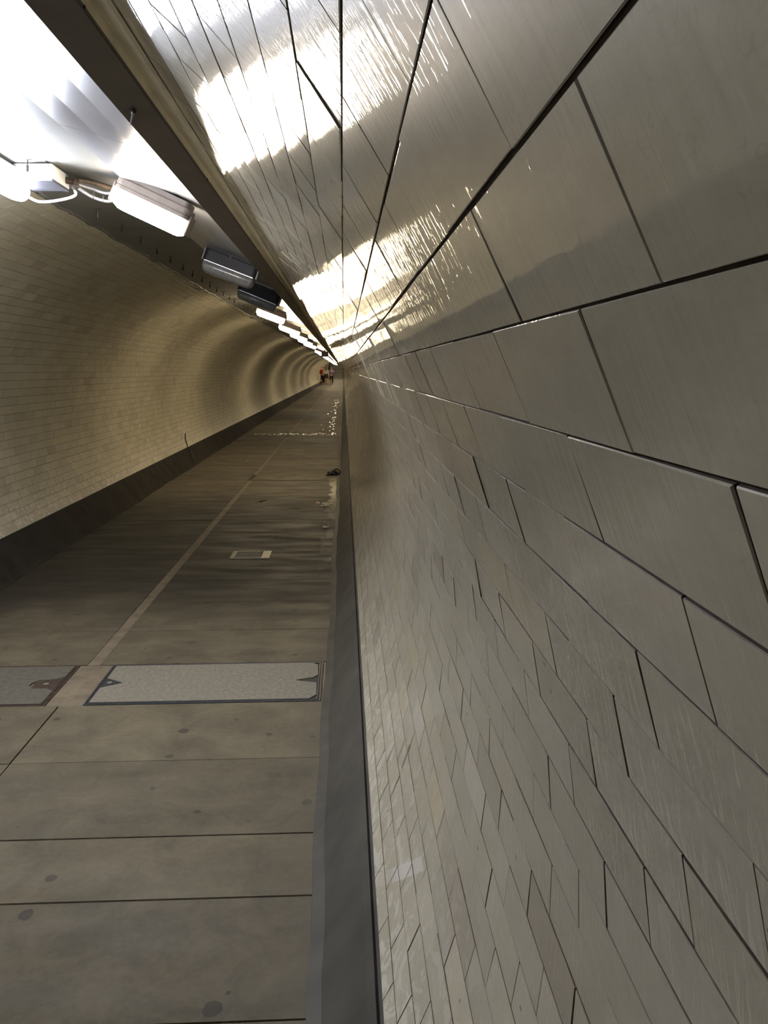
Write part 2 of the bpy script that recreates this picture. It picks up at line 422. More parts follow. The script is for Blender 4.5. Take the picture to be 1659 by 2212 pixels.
# glossy lining panel between the lamps and the duct, in sheets with butt joints
def panel():
    mb = MB(); y = -4.2
    while y < 164:
        L = 2.35 if y < 75 else 3.0
        y2 = y + L - 0.004
        ph = [1.03, 1.12, 1.21, 1.30, 1.385]
        for i in range(4):
            for (ya, yb) in ((y, y2),):
                c = []
                for yy in (ya, yb):
                    for p in (ph[i], ph[i + 1]):
                        for r in (1.352, 1.368): c.append((r * math.cos(p), yy, r * math.sin(p) + lift(yy)))
                mb.add(c, [(0, 2, 6, 4), (1, 5, 7, 3), (0, 1, 3, 2), (4, 6, 7, 5), (0, 4, 5, 1), (2, 3, 7, 6)])
        y += L
    return mb.build('trim_1', M_PANEL)
struct(panel())

# ------------------------------------------------------------------ floor of stone slabs
def floor_mesh():
    V = []; F = []; MI = []; T = []
    joints = [-4.0, -3.5, -3.02, -2.5, -2.0, -1.46, -0.95, -0.4, 0.1, 0.62, 1.1, 1.58, 2.01, 2.31, 2.81, 3.325, 3.815, 4.33, 4.87, 5.41, 5.98, 6.42, 7.02, 7.67, 8.2, 8.78, 9.46]
    y = 9.46
    while y < 164:
        y += random.uniform(0.48, 0.66) if y < 90 else 3.0; joints.append(y)
    def quad(x0, x1, ya, yb, z, m, t, tilt=0, sides=0.012, z2=None):
        b = len(V); za, zb = z - tilt + lift(ya), z + tilt + lift(yb)
        z2 = z2 or 0
        for (x, y_, zz) in ((x0, ya, za), (x1, ya, za + z2), (x1, yb, zb + z2), (x0, yb, zb)): V.append((x, y_, zz))
        c = 0.003
        for (x, y_, zz) in ((x0 - c * 0, ya - c, za - sides), (x1, ya - c, za - sides), (x1, yb + c, zb - sides), (x0, yb + c, zb - sides)): V.append((x, y_, zz))
        F.append((b, b + 1, b + 2, b + 3)); MI.append(m); T.append(t)
        for i in range(4):
            j = (i + 1) % 4; F.append((b + i, b + 4 + i, b + 4 + j, b + j)); MI.append(m); T.append(t)
    for i in range(len(joints) - 1):
        a, b_ = joints[i], joints[i + 1]
        if abs(a - 3.325) < 1e-3:      # the bay with the two access covers: mortar bed only
            quad(-1.14, 1.12, a - 0.002, b_ + 0.002, FLOOR - 0.006, 1, 0.5); continue
        strip = a > 3.3
        g = random.uniform(0.002, 0.006)
        if abs(b_ - 2.31) < 1e-3: g = 0.003
        ga = 0.014 if abs(a - 2.31) < 1e-3 else 0.010 if abs(a - 2.01) < 1e-3 else g
        cx = -0.05
        hw = 0.030 if strip else 0.003
        for (x0, x1) in ((-1.14, cx - hw), (cx + hw, 1.12)):
            quad(x0, x1, a + ga * 0.5, b_ - g * 0.5, FLOOR + random.uniform(-0.0015, 0.0015), 0, random.random(), random.uniform(-0.0012, 0.0012))
        if strip and a < 70 and not (17.2 < a < 17.9) and not (10.2 < a < 10.6):
            quad(cx - hw + 0.001, cx + hw - 0.001, a, b_, FLOOR - 0.002, 1, 0.5, sides=0.006)
    # bed under the slabs
    ys_ = [-4.3] + list(np.arange(-3, 80, 8.0)) + list(np.arange(80, 166, 3.0)); base = len(V)
    for y_ in ys_:
        for x in (-1.16, 1.14): V.append((x, y_, FLOOR - 0.011 + lift(y_)))
    for j in range(len(ys_) - 1):
        a = base + 2 * j; F.append((a, a + 1, a + 3, a + 2)); MI.append(2); T.append(0.5)
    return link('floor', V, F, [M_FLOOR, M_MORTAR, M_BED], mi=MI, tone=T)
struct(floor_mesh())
# concrete haunches between floor and tiles
def kerb(name, prof, slip, km=None):
    ys_ = list(np.arange(-4.3, 30, 0.12)) + list(np.arange(30, 80, 2.0)) + list(np.arange(80, 166, 3.0))
    V = []; F = []; n = len(prof)
    for y in ys_:
        w = 0.006 * math.sin(y * 1.7) + 0.003 * math.sin(y * 7.1 + 1) + (rng.normal(0, 0.0012) if y < 30 else 0)
        for i, (x, z) in enumerate(prof):
            q = w if i in slip else 0
            V.append((x + q, y, z + lift(y)))
    for j in range(len(ys_) - 1):
        for i in range(n - 1):
            a = j * n + i; F.append((a, a + 1, a + n + 1, a + n))
    return struct(link(name, V, F, [km or M_KERB], smooth=False))
xr, zr = R * math.cos(FOOT_R), R * math.sin(FOOT_R)
kerb('baseboard_right', [(1.045, FLOOR - 0.02), (1.052, FLOOR + 0.003), (1.085, FLOOR + 0.016), (xr - 0.028, zr - 0.030), (xr - 0.012, zr - 0.012), (xr - 0.006, zr - 0.022), (xr + 0.01, zr - 0.01)], (0, 1, 2))
xl, zl = R * math.cos(FOOT_L), R * math.sin(FOOT_L)
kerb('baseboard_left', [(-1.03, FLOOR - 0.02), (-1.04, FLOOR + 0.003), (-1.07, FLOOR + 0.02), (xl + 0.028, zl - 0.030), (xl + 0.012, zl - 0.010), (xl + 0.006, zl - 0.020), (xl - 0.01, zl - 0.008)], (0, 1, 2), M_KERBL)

# the bore closes off beyond the rise
mb = MB(); n = 40
mb.v = [Vector((1.45 * math.cos(2 * PI * i / n), 159.5, 1.45 * math.sin(2 * PI * i / n) + lift(159.5))) for i in range(n)]; mb.f = [tuple(range(n))]
struct(mb.build('wall_end', M_TILE_L))

# ------------------------------------------------------------------ long duct under the crown
def duct():
    t = tag(empty('cable_duct', (0.73, 3.0, 1.08)), 'long taupe metal cable duct hung under the tunnel ceiling', 'duct')
    ax = Vector((0.73, 0, 1.08)); off = Vector((-0.73, -3.0, -1.08))
    A = Vector((0.667, 0, 1.11)); B = Vector((0.746, 0, 1.11))
    up = Vector((B.z - A.z, 0, A.x - B.x)).normalized() * -1
    if up.z < 0: up = -up
    e = (B - A).normalized()
    def fn(a, b, y): 
        p = A + e * a + up * b; return Vector((p.x, y, p.z + lift(y))) + off
    W = (B - A).length
    def sweep(name, prof, y0, y1, m, step=None):
        mb = MB(); ys_ = [y0]
        while ys_[-1] < y1:
            ys_.append(min(y1, ys_[-1] + (3.0 if ys_[-1] >= 78 else 40)))
            if ys_[-2] < 78 < ys_[-1]: ys_[-1] = 78
        n = len(prof)
        for y in ys_: mb.v += [fn(a, b, y) for a, b in prof]
        for j in range(len(ys_) - 1):
            for i in range(n):
                k = (i + 1) % n; mb.f.append((j * n + i, j * n + k, (j + 1) * n + k, (j + 1) * n + i))
        mb.f.append(tuple(range(n))); mb.f.append(tuple(range((len(ys_) - 1) * n, len(ys_) * n)))
        return mb.build(name, m, t)
    cov = [(0, 0), (W, 0), (W, 0.006), (W - 0.006, 0.006), (W - 0.006, 0.036), (0.004, 0.065), (0, 0.065)]
    segs = [-4.2, -1.4, 0.6, 3.40, 7.2, 10.4, 13.6, 17, 21, 25, 30, 36, 44, 60, 160]
    for a, b in zip(segs[:-1], segs[1:]):
        sweep('cover', cov, a + 0.0025, b - 0.0025, M_DUCT)
    sweep('edge_channel', [(W - 0.005, 0.0055), (W + 0.0015, 0.0005), (W + 0.0015, 0.008), (W - 0.005, 0.008)], -4.2, 160, M_DUCTD)
    sweep('side_board', [(W - 0.005, 0.0085), (W + 0.0010, 0.0085), (W + 0.0010, 0.034), (W - 0.005, 0.034)], -4.2, 160, M_CREAM)['label'] = 'cream lower board beside the duct'
    sweep('side_board', [(W + 0.0012, 0.030), (0.127, -0.0045), (0.131, 0.002), (W + 0.0012, 0.037)], -4.2, 160, M_CREAM)['label'] = 'cream upper board against the tiles'
    # clip seen on the duct face, and screws on its edge
    mb = MB(); mb.tube([fn(0.006, -0.004, 2.01), fn(0.036, -0.007, 1.91)], 0.003, 8); mb.tube([fn(0.030, -0.006, 1.93), fn(0.038, -0.0075, 1.905)], 0.005, 8)
    mb.build('clip', M_MATTE, t)
    for y in (1.30, 1.42, 2.6, 4.1, 5.8, 7.6):
        mb = MB(); c = fn(W + 0.0012, 0.0042, y); mb.tube([c, c + e * 0.003], 0.0028, 8); mb.build('screw', M_DARK, t)
duct()

# ------------------------------------------------------------------ bulkhead lamps set across the crown
def make_lamp(lit_mat, body_mat, base_mat, W=0.335, H=0.078):
    t = empty('bulkhead_lamp', (0, 0, 0))
    D = 0.125     # W along the curve, along the tunnel, depth of the body
    def rr(w, d, r, n=4):
        pts = []
        for cx, cy_, a0 in ((w / 2 - r, d / 2 - r, 0), (-w / 2 + r, d / 2 - r, 90), (-w / 2 + r, -d / 2 + r, 180), (w / 2 - r, -d / 2 + r, 270)):
            for i in range(n + 1):
                a = math.radians(a0 + 90 * i / n); pts.append((cx + r * math.cos(a), cy_ + r * math.sin(a)))
        return pts
    def loft(rings):
        mb = MB(); n = len(rings[0][0])
        for pts, z in rings: mb.v += [Vector((x, y, z)) for x, y in pts]
        for j in range(len(rings) - 1):
            for i in range(n):
                k = (i + 1) % n; mb.f.append((j * n + i, j * n + k, (j + 1) * n + k, (j + 1) * n + i))
        mb.f.append(tuple(range(n))); mb.f.append(tuple(range((len(rings) - 1) * n, len(rings) * n)))
        return mb
    loft([(rr(W * .92, D * .9, .02), 0.0), (rr(W * .92, D * .9, .02), -0.022)]).build('base_plate', base_mat, t)
    loft([(rr(W * .97, D * .96, .022), -0.022), (rr(W, D, .026), -0.026), (rr(W, D, .026), -0.050)]).build('housing', body_mat, t, bevel=0.002)
    loft([(rr(W * .985, D * .97, .024), -0.050), (rr(W * .985, D * .97, .024), -0.0525), (rr(W, D, .026), -0.0535), (rr(W, D, .026), -H)]).build('lower_housing', body_mat, t, bevel=0.002)
    r0 = (rr(W * .985, D * .98, .026), -H); r1 = (rr(W * .975, D * .96, .028), -H - 0.035); r2 = (rr(W * .93, D * .84, .034), -H - 0.060); r3 = (rr(W * .82, D * .6, .03), -H - 0.070)
    d = loft([r0, r1, r2, r3]).build('diffuser', lit_mat, t, smooth=True)
    for sx in (-1, 1):
        mb = MB(); mb.box((sx * (W / 2 + 0.005), 0, -0.085), (0.010, 0.085, 0.080))
        mb.build('end_clip', base_mat, t, bevel=0.003)
    if lit_mat is M_UNLIT:
        mb = MB(); mb.box((0, -D / 2 + 0.002, -H - 0.002), (W * .93, 0.004, 0.004)); mb.build('bright_rim', M_SILVER, t)
        mb = MB(); mb.box((-0.01, -D / 2 - 0.001, -0.052), (0.012, 0.006, 0.02)); mb.build('catch', M_DARK, t)
        mb = MB(); mb.tube([(-0.015, -D / 2 + 0.006, -H - 0.008), (-0.015, -D / 2 + 0.012, -H - 0.055)], 0.004, 6); mb.build('moulding_rib', M_WHITE, t)
    return t
def place(t, x, y, z, roll=0.40, yaw=0.0):
    t.location = (x, y, z + lift(y)); t.rotation_euler = (0, roll, yaw)
lm = make_lamp(M_LITM, M_BODYB, M_BODYB, 0.32, 0.068); place(lm, 0.392, 3.65, 1.294, 0.43)
tag(lm, 'nearest warm lit bulkhead lamp, just right of the white junction box', 'lamp', 'bulkhead lamps along the ceiling')
un = make_lamp(M_UNLIT, M_BODY, M_BODYL, 0.345, 0.122); place(un, 0.470, 5.50, 1.305, 0.36)
tag(un, 'nearer of the two unlit slate grey bulkhead lamps, partly behind the duct', 'lamp', 'bulkhead lamps along the ceiling')
un2 = copy_tree(un); place(un2, 0.485, 7.15, 1.270, 0.38)
tag(un2, 'farther and smaller of the two unlit slate grey bulkhead lamps', 'lamp', 'bulkhead lamps along the ceiling')
ws = make_lamp(M_LITS, M_BODYB, M_BODYB); place(ws, 0.345, 9.9, 1.275, 0.36)
tag(ws, 'single lit bulkhead lamp just past the two unlit ones', 'lamp', 'bulkhead lamps along the ceiling')
names = {13.3: 'first lit lamp of the chain of four beyond the single lit one', 16.0: 'second lit lamp of the chain of four, ceiling glowing beside it',
         18.7: 'third lit lamp of the chain of four, overlapping its neighbours', 21.4: 'last lit lamp of the chain of four, nearest the dark box under the duct'}
wl = make_lamp(M_LITW, M_BODYB, M_BODYB); wk = make_lamp(M_LITK, M_BODYB, M_BODYB)
for y in (13.3, 16.0, 18.7, 21.4):
    c = wl if y == 13.3 else wk if y == 16.0 else copy_tree(wl if y > 20 else wk); place(c, 0.34, y, 1.275, 0.36)
    tag(c, names[y], 'lamp', 'bulkhead lamps along the ceiling')
y = 29.8; i = 0
while y < 156:
    c = copy_tree(wl if i % 3 == 0 or y > 60 else wk); i += 1; place(c, 0.34, y, 1.275, 0.36)
    tag(c, 'tiny lit lamp in the merged row of lights far down the tunnel', 'lamp', 'distant row of ceiling lamps')
    y += 2.7 if y < 105 else 8.1; i = i if y < 108 else 0
# lamps just above and behind the camera, which light the near wall
cl = make_lamp(M_LITB, M_BODYL, M_BODYL); place(cl, 0.38, 1.22, 1.285, 0.40)
tag(cl, 'cool white bulkhead lamp overhead nearest the camera', 'lamp', 'bulkhead lamps along the ceiling')
c = copy_tree(cl); place(c, 0.38, -1.2, 1.285, 0.40)
tag(c, 'cool white bulkhead lamp behind the viewpoint', 'lamp', 'bulkhead lamps along the ceiling')
# cool batten lamp running along the tunnel on the left of the junction box
def batten(x, y, z, lab, dm):
    t = tag(empty('batten_lamp', (x, y, z)), lab, 'lamp')
    mb = MB()
    mb.box((0, 0, -0.028), (0.07, 0.66, 0.03)); mb.build('body', M_BODYL, t, bevel=0.006)
    for s_ in (-0.24, 0.24):
        mb = MB(); mb.box((0, s_, -0.004), (0.05, 0.03, 0.018)); mb.build('mounting_block', M_BODYL, t)
    mb = MB(); n = 14; rs = []; pts = []
    L = 0.66
    for i in range(n + 1):
        u = -1 + 2 * i / n; yy = u * L / 2; pts.append((0, yy, -0.083)); rs.append(0.043 * (1 - abs(u) ** 9) ** 0.5 + 0.0015)
    mb.tube(pts, rs, 16); mb.build('diffuser', dm, t, smooth=True)
batten(-0.165, 3.335, 1.36, 'dazzling cool white batten lamp left of and below the junction box', M_LITC)
batten(-0.165, 2.05, 1.36, 'added unseen cool white fill batten overhead just outside the left edge of the view', M_FILL)  # added fill light out of view, brightens the lower right wall
# white junction box with dark underside, glands and cables
def jbox():
    t = tag(empty('junction_box', (-0.068, 3.60, 1.362)), 'white junction box with dark underside on the painted ceiling', 'electrical box')
    mb = MB(); mb.box((0, 0, -0.030), (0.15, 0.20, 0.056)); mb.build('box_body', M_WHITE, t, bevel=0.003)
    mb = MB(); mb.box((0, 0, -0.0625), (0.146, 0.196, 0.009)); mb.build('lid', M_BLACKP, t, bevel=0.002)
    mb = MB(); mb.tube([(0.074, 0.06, -0.03), (0.105, 0.075, -0.034)], 0.013, 10); mb.tube([(0.1, 0.07, -0.034), (0.118, 0.082, -0.038)], 0.017, 6)
    mb.build('cable_gland', M_COPPER, t)
    mb = MB(); mb.box((-0.005, -0.105, 0.005), (0.10, 0.004, 0.004)); mb.box((0.055, -0.09, 0.004), (0.004, 0.05, 0.004)); mb.build('bracket', M_DARK, t)
jbox()
def curve_pts(p, n=20):
    p = [Vector(q) for q in p]; out = []
    for i in range(len(p) - 1):
        p0, p1, p2, p3 = p[max(i - 1, 0)], p[i], p[i + 1], p[min(i + 2, len(p) - 1)]
        for k in range(n):
            s = k / n
            out.append(0.5 * ((2 * p1) + (p2 - p0) * s + (2 * p0 - 5 * p1 + 4 * p2 - p3) * s * s + (3 * p1 - p0 - 3 * p2 + p3) * s ** 3))
    out.append(p[-1]); return out
mb = MB(); mb.tube(curve_pts([(-0.165, 3.665, 1.275), (-0.125, 3.70, 1.255), (-0.06, 3.72, 1.262), (0.020, 3.725, 1.285), (0.017, 3.715, 1.318)]), 0.006, 8)
tag(mb.build('flex_cable', M_FLEX, None, smooth=True), 'white flexible cable looping from the batten lamp to the junction box', 'cable')
for i, dz in enumerate((0.006, -0.026)):
    mb = MB(); p = curve_pts([(0.045, 3.70, 1.322 + dz * 0.5), (0.09, 3.73, 1.308 + dz), (0.15, 3.74, 1.292 + dz), (0.215, 3.70, 1.298 + dz), (0.236, 3.66, 1.312 + dz * 0.8)])
    mb.tube(p, 0.0065, 8)
    o = tag(mb.build('conduit_cable', M_SILVER, None, smooth=True), ('upper' if i == 0 else 'lower') + ' of two silver cables strung from the junction box to the warm lamp', 'cable')
    if i == 1:
        for k in (22, 34, 46, 58, 68):
            q = p[min(k, len(p) - 2)]; m2 = MB()
            ring = [q + Vector((0.004 * math.sin(a * 0.7), 0.012 * math.cos(a), 0.009 + 0.019 * math.sin(a))) for a in np.linspace(0, 2 * PI, 15)]
            m2.tube(ring, 0.0012, 5, cap=False); m2.build('cable_tie', M_DARK, o)
mb = MB(); mb.tube(curve_pts([(0.045, 3.685, 1.340), (0.085, 3.76, 1.345), (0.12, 3.82, 1.342), (0.15, 3.90, 1.342)]), 0.009, 8)
tag(mb.build('brown_conduit', M_COPPER, None, smooth=True), 'short brown conduit stub on the right end of the junction box', 'cable')

# row of hanger bolts
def make_hanger():
    t = empty('hanger_bolt', (0, 0, 0))
    mb = MB(); mb.box((0, 0, -0.002), (0.030, 0.006, 0.004)); mb.build('cross_plate', M_DARK, t)
    mb = MB(); mb.tube([(0, 0, 0), (0, 0, -0.036)], 0.0032, 6); mb.build('rod', M_DARK, t)
    mb = MB(); mb.tube([(0, 0, -0.024), (0, 0, -0.048)], 0.0068, 6); mb.build('nut', M_DARK, t)
    return t
hk = make_hanger()
for k in range(66):
    y = 3.10 + 0.4465 * k
    o = hk if k == 0 else copy_tree(hk)
    if k == 1: y = 3.46
    x = -0.082 - 0.0005 * k + (random.uniform(-0.004, 0.004) if k else 0)
    if k == 1: x = -0.072
    o.location = (x, y, math.sqrt((R - 0.001) ** 2 - x * x)); o.rotation_euler = (random.uniform(-.05, .05), 0.06 + random.uniform(-.05, .05), random.uniform(-.2, .2))
    if k == 1: tag(o, 'hanger bolt hanging right in front of the white junction box', 'bolt', 'hanger bolts along the ceiling')
    else: tag(o, 'small dark hanger bolt in the evenly spaced row along the painted ceiling', 'bolt', 'row of identical hanger bolts')
# dark box under the duct far down, and two small plates at the left edge of the painted crown
t = tag(empty('hanging_box', (0.60, 24.6, 1.12)), 'dark box hanging under the duct between the lamp chain and the farthest lights', 'electrical box')
mb = MB(); mb.box((0, 0, -0.10), (0.20, 0.22, 0.15)); mb.build('box_body', M_DARK, t, bevel=0.01)
mb = MB(); mb.tube([(0, 0, 0.03), (0, 0, -0.04)], 0.02, 8); mb.build('stem', M_DARK, t)
for (ph, y, s_, lab) in ((1.755, 8.35, 0.05, 'nearer small brown corroded plate at the edge of the ceiling paint'), (1.735, 12.9, 0.06, 'farther small dark diamond-shaped plate at the edge of the ceiling paint')):
    mb = MB(); c = Vector(((R - 0.006) * math.cos(ph), y, (R - 0.006) * math.sin(ph)))
    pr = [(-s_ * 1.3, 0), (-s_ * .3, s_ * .5), (s_ * 1.2, s_ * .1), (s_ * .4, -s_ * .45)]
    tg = Vector((-math.sin(ph), 0, math.cos(ph))); nn = Vector((-math.cos(ph), 0, -math.sin(ph)))
    mb.prism(pr, 0.0, 0.006, lambda a, b, h: c + Vector((0, 1, 0)) * a * 2.0 + tg * b + nn * h)
    tag(mb.build('edge_plate', M_COPPER if ph > 1.74 else M_DARK), lab, 'plate')

# ------------------------------------------------------------------ covers in the floor
def cover(x0, x1, y0, y1, infill, lab, iron, side, keyfn):
    cx, cyy = (x0 + x1) / 2, (y0 + y1) / 2; z = FLOOR + 0.0015
    t = tag(empty('access_cover', (cx, cyy, z)), lab, 'floor cover')
    w, d = x1 - x0, y1 - y0; fw = 0.009
    def frame(name, w_, d_, fw_, h, m):
        mb = MB()
        mb.box((0, -d_ / 2 + fw_ / 2, -0.006), (w_, fw_, h)); mb.box((0, d_ / 2 - fw_ / 2, -0.006), (w_, fw_, h))
        mb.box((-w_ / 2 + fw_ / 2, 0, -0.006), (fw_, d_ - 2 * fw_, h)); mb.box((w_ / 2 - fw_ / 2, 0, -0.006), (fw_, d_ - 2 * fw_, h))
        return mb.build(name, m, t, bevel=0.001)
    frame('outer_frame', w, d, fw, 0.010, iron)
    frame('lid_rim', w - 0.024, d - 0.024, 0.007, 0.0115, iron)
    mb = MB(); keyfn(mb, w - 0.040, d - 0.040); mb.build('infill', infill, t)
    return t, w, d
def key_right(mb, w, d):      # rounded right corners with a notch halfway
    pr = [(-w / 2, -d / 2), (w / 2 - 0.03, -d / 2), (w / 2, -d / 2 + 0.04), (w / 2 - 0.005, -0.04), (w / 2 - 0.10, -0.005), (w / 2 - 0.09, 0.005), (w / 2 - 0.02, 0.03), (w / 2, 0.06), (w / 2 - 0.005, d / 2 - 0.03), (w / 2 - 0.03, d / 2),
          (-w / 2, d / 2), (-w / 2, 0.06), (-w / 2 + 0.085, 0.0), (-w / 2, -0.055)]
    mb.prism(pr, -0.010, 0.0015, lambda a, b, h: Vector((a, b, h)))
t, w, d = cover(0.045, 1.038, 3.333, 3.808, M_COVER, 'pale concrete-filled access cover on the right side of the walkway', M_BLUEIRON, 1, key_right)
mb = MB(); mb.prism([(-w / 2 + 0.022, 0.052), (-w / 2 + 0.098, 0.0), (-w / 2 + 0.022, -0.05)], -0.008, 0.0022, lambda a, b, h: Vector((a, b, h))); kp = mb.build('key_plate', M_BLUEIRON, t)
mb = MB(); mb.tube([(-w / 2 + 0.045, 0.002, 0.0), (-w / 2 + 0.045, 0.002, 0.0035)], 0.011, 10); mb.build('key_hole_plug', M_STEELF, kp)
mb = MB(); mb.box((w / 2 - 0.05, 0, -0.008), (0.09, d - 0.05, 0.008)); mb.build('edge_fill', M_KERB, t)
def key_left(mb, w, d):
    q = []
    for i in range(9):
        a = PI / 2 + PI * i / 8; q.append((w / 2 - 0.085 + 0.05 * math.cos(a) * 0.8, 0.0 + 0.052 * math.sin(a)))
    pr = [(-w / 2, -d / 2), (-w / 2, d / 2), (w / 2, d / 2), (w / 2, 0.085), (w / 2 - 0.03, 0.058)] + q + [(w / 2 - 0.03, -0.058), (w / 2, -0.085), (w / 2, -d / 2)]
    mb.prism(pr, -0.010, 0.0015, lambda a, b, h: Vector((a, b, h)))
t, w, d = cover(-1.02, -0.112, 3.328, 3.815, M_COVERD, 'dark concrete-filled access cover on the left side of the walkway', M_IRON, -1, key_left)
mb = MB(); mb.box((w / 2 - 0.075, 0, -0.0035), (0.11, 0.19, 0.007)); kp = mb.build('key_plate', M_IRON, t)
mb = MB(); mb.tube([(w / 2 - 0.075, 0.0, 0.0), (w / 2 - 0.075, 0.0, 0.0022)], 0.012, 12); mb.build('key_hole_plug', M_STEELF, kp)
# small metal-framed cover farther on
t = tag(empty('inspection_cover', (0.435, 6.165, FLOOR + 0.003)), 'small bright-framed rectangular inspection cover in the dark part of the floor', 'floor cover')
mb = MB()
def irr(x0, x1, y0, y1):
    mb.box(((x0 + x1) / 2, (y0 + y1) / 2, 0), (x1 - x0, y1 - y0, 0.006))
irr(0.085, 0.146, -0.125, 0.125)
mb.build('frame_end', M_STEELF, t)['label'] = 'bright worn right end of the frame'
mb = MB(); irr(-0.146, -0.112, -0.125, 0.125); irr(-0.112, 0.085, 0.108, 0.125); irr(-0.112, 0.085, -0.125, -0.108); mb.build('frame', plain('dull_steel', (0.16, 0.15, 0.12), 0.5, metal=0.3, nscale=30, namt=0.3), t)
mb = MB(); mb.box((-0.0135, 0, -0.002), (0.185, 0.205, 0.006)); mb.build('lid', M_COVERD, t)
mb = MB(); mb.box((-0.0, 0.02, 0.0015), (0.018, 0.012, 0.002)); mb.build('lifting_slot', M_DARK, t)

# ------------------------------------------------------------------ litter
def blob(name, m, lab, cat, loc, dims, seed, rot=0, amp=0.35, sub=1):
    bm = bmesh.new(); bmesh.ops.create_icosphere(bm, subdivisions=3, radius=1)
    rg = random.Random(seed); ph = [rg.uniform(0, 6) for _ in range(6)]
    for v in bm.verts:
        p = v.co; k = 1 + amp * (math.sin(3.1 * p.x + ph[0]) * math.sin(2.7 * p.y + ph[1]) + 0.5 * math.sin(6.3 * p.z + 5 * p.x + ph[2]))
        v.co = Vector((p.x * k * dims[0] / 2, p.y * k * dims[1] / 2, max(-0.3, p.z) * k * dims[2] / 1.3))
    me = bpy.data.meshes.new(name); bm.to_mesh(me); bm.free(); me.materials.append(m)
    o = bpy.data.objects.new(name, me); COL.objects.link(o); o.location = loc; o.rotation_euler = (0, 0, rot)
    zmin = min(v.co.z for v in me.vertices)
    for v in me.vertices: v.co.z -= zmin
    return o
M_BAG = plain('black_fabric', (0.006, 0.006, 0.007), 0.6, nscale=30, namt=0.3)
t = tag(empty('crumpled_rag', (1.00, 11.0, FLOOR)), 'crumpled black rag dropped on the floor by the right kerb', 'litter')
b1 = blob('rag_body', M_BAG, '', '', (-0.005, 0.03, 0.0), (0.13, 0.13, 0.055), 3, 0.3); b1.parent = t
mb = MB(); mb.tube(curve_pts([(-0.09, -0.10, 0.014), (-0.05, -0.06, 0.022), (0.0, -0.01, 0.03)], 8), [0.012] * 5 + [0.016] * 12, 8); mb.build('rag_tail', M_BAG, t, smooth=True)
mb = MB(); mb.tube(curve_pts([(0.0, 0.04, 0.05), (0.035, 0.05, 0.078), (0.075, 0.03, 0.062), (0.085, 0.0, 0.03), (0.03, -0.03, 0.012)], 8), 0.011, 8); mb.build('rag_loop', M_BAG, t, smooth=True)
mb = MB(); mb.tube(curve_pts([(0.20, 8.68, FLOOR + 0.006), (0.27, 8.76, FLOOR + 0.008), (0.33, 8.84, FLOOR + 0.006)], 6), [0.002] * 4 + [0.006] * 5 + [0.002] * 4, 6)
tag(mb.build('twig', M_DARK), 'thin dark twig lying on the floor between centre strip and right kerb', 'litter')
# black cable end on the left wall, over the kerb
pp = []
for ph, y in ((PI + 0.30, 12.9), (PI + 0.36, 12.75), (PI + 0.42, 12.7), (PI + 0.447, 12.65)):
    pp.append(((R - 0.016) * math.cos(ph), y, (R - 0.016) * math.sin(ph)))
pp += [(-1.16, 12.55, -0.655), (-1.08, 12.3, -0.775)]
mb = MB(); mb.tube(curve_pts(pp, 8), 0.008, 6)
tag(mb.build('loose_cable', M_DARK, smooth=True), 'short dark cable hanging down the left wall over the kerb', 'cable')
# pale bits of litter near the right kerb
M_PALE = plain('pale_paper', (0.75, 0.57, 0.46), 0.6, nscale=30, namt=0.1)
for i, (x, y, s_, lab) in enumerate(((0.865, 8.62, 0.034, 'left one of two pale paper scraps near the right kerb'), (0.925, 8.42, 0.028, 'right one of two pale paper scraps near the right kerb'),
                                     (0.975, 7.25, 0.030, 'pale paper scrap lying beside the lime stain nearest the camera'))):
    o = blob('paper_scrap', M_PALE, '', '', (x, y, FLOOR + 0.001), (s_ * 1.3, s_ * 2.0, s_ * 0.35), 20 + i, i)
    tag(o, lab, 'litter', 'paper scraps by the right kerb')
# water glints: thin puddle along a slab joint at 18 m and droplets on the far floor
def puddles():
    mb = MB(); rg = random.Random(5)
    def pud(x, y, rx, ry):
        n = 9; c = []
        for i in range(n):
            a = 2 * PI * i / n; k = rg.uniform(0.7, 1.25); c.append((x + rx * k * math.cos(a), y + ry * k * math.sin(a), FLOOR + 0.0022 + lift(y)))
        top = [(x + (q[0] - x) * .6, y + (q[1] - y) * .6, q[2] + 0.006) for q in c]
        mb.add(c + top, [(i, (i + 1) % n, n + (i + 1) % n, n + i) for i in range(n)] + [tuple(range(n, 2 * n))])
    for i in range(80): pud(rg.uniform(-0.8, 1.0), 18.2 + rg.gauss(0, 0.14), rg.uniform(0.012, 0.03), rg.uniform(0.04, 0.10))
    for i in range(60): pud(0.9 - abs(rg.gauss(0, 0.12)), rg.uniform(18.5, 40), rg.uniform(0.014, 0.032), rg.uniform(0.08, 0.2))
    for i in range(45): pud(rg.uniform(-0.5, 0.95), rg.uniform(12, 60), rg.uniform(0.006, 0.018), rg.uniform(0.02, 0.06))
    m, nt, b = mat('water_film'); b.inputs['Base Color'].default_value = (0.5, 0.48, 0.4, 1); b.inputs['Roughness'].default_value = 0.12
    o = mb.build('water_droplets', m)
    for p in o.data.polygons: p.use_smooth = True
    o['kind'] = 'stuff'; tag(o, 'scattered wet drops glinting on the far floor slabs', 'water')
puddles()

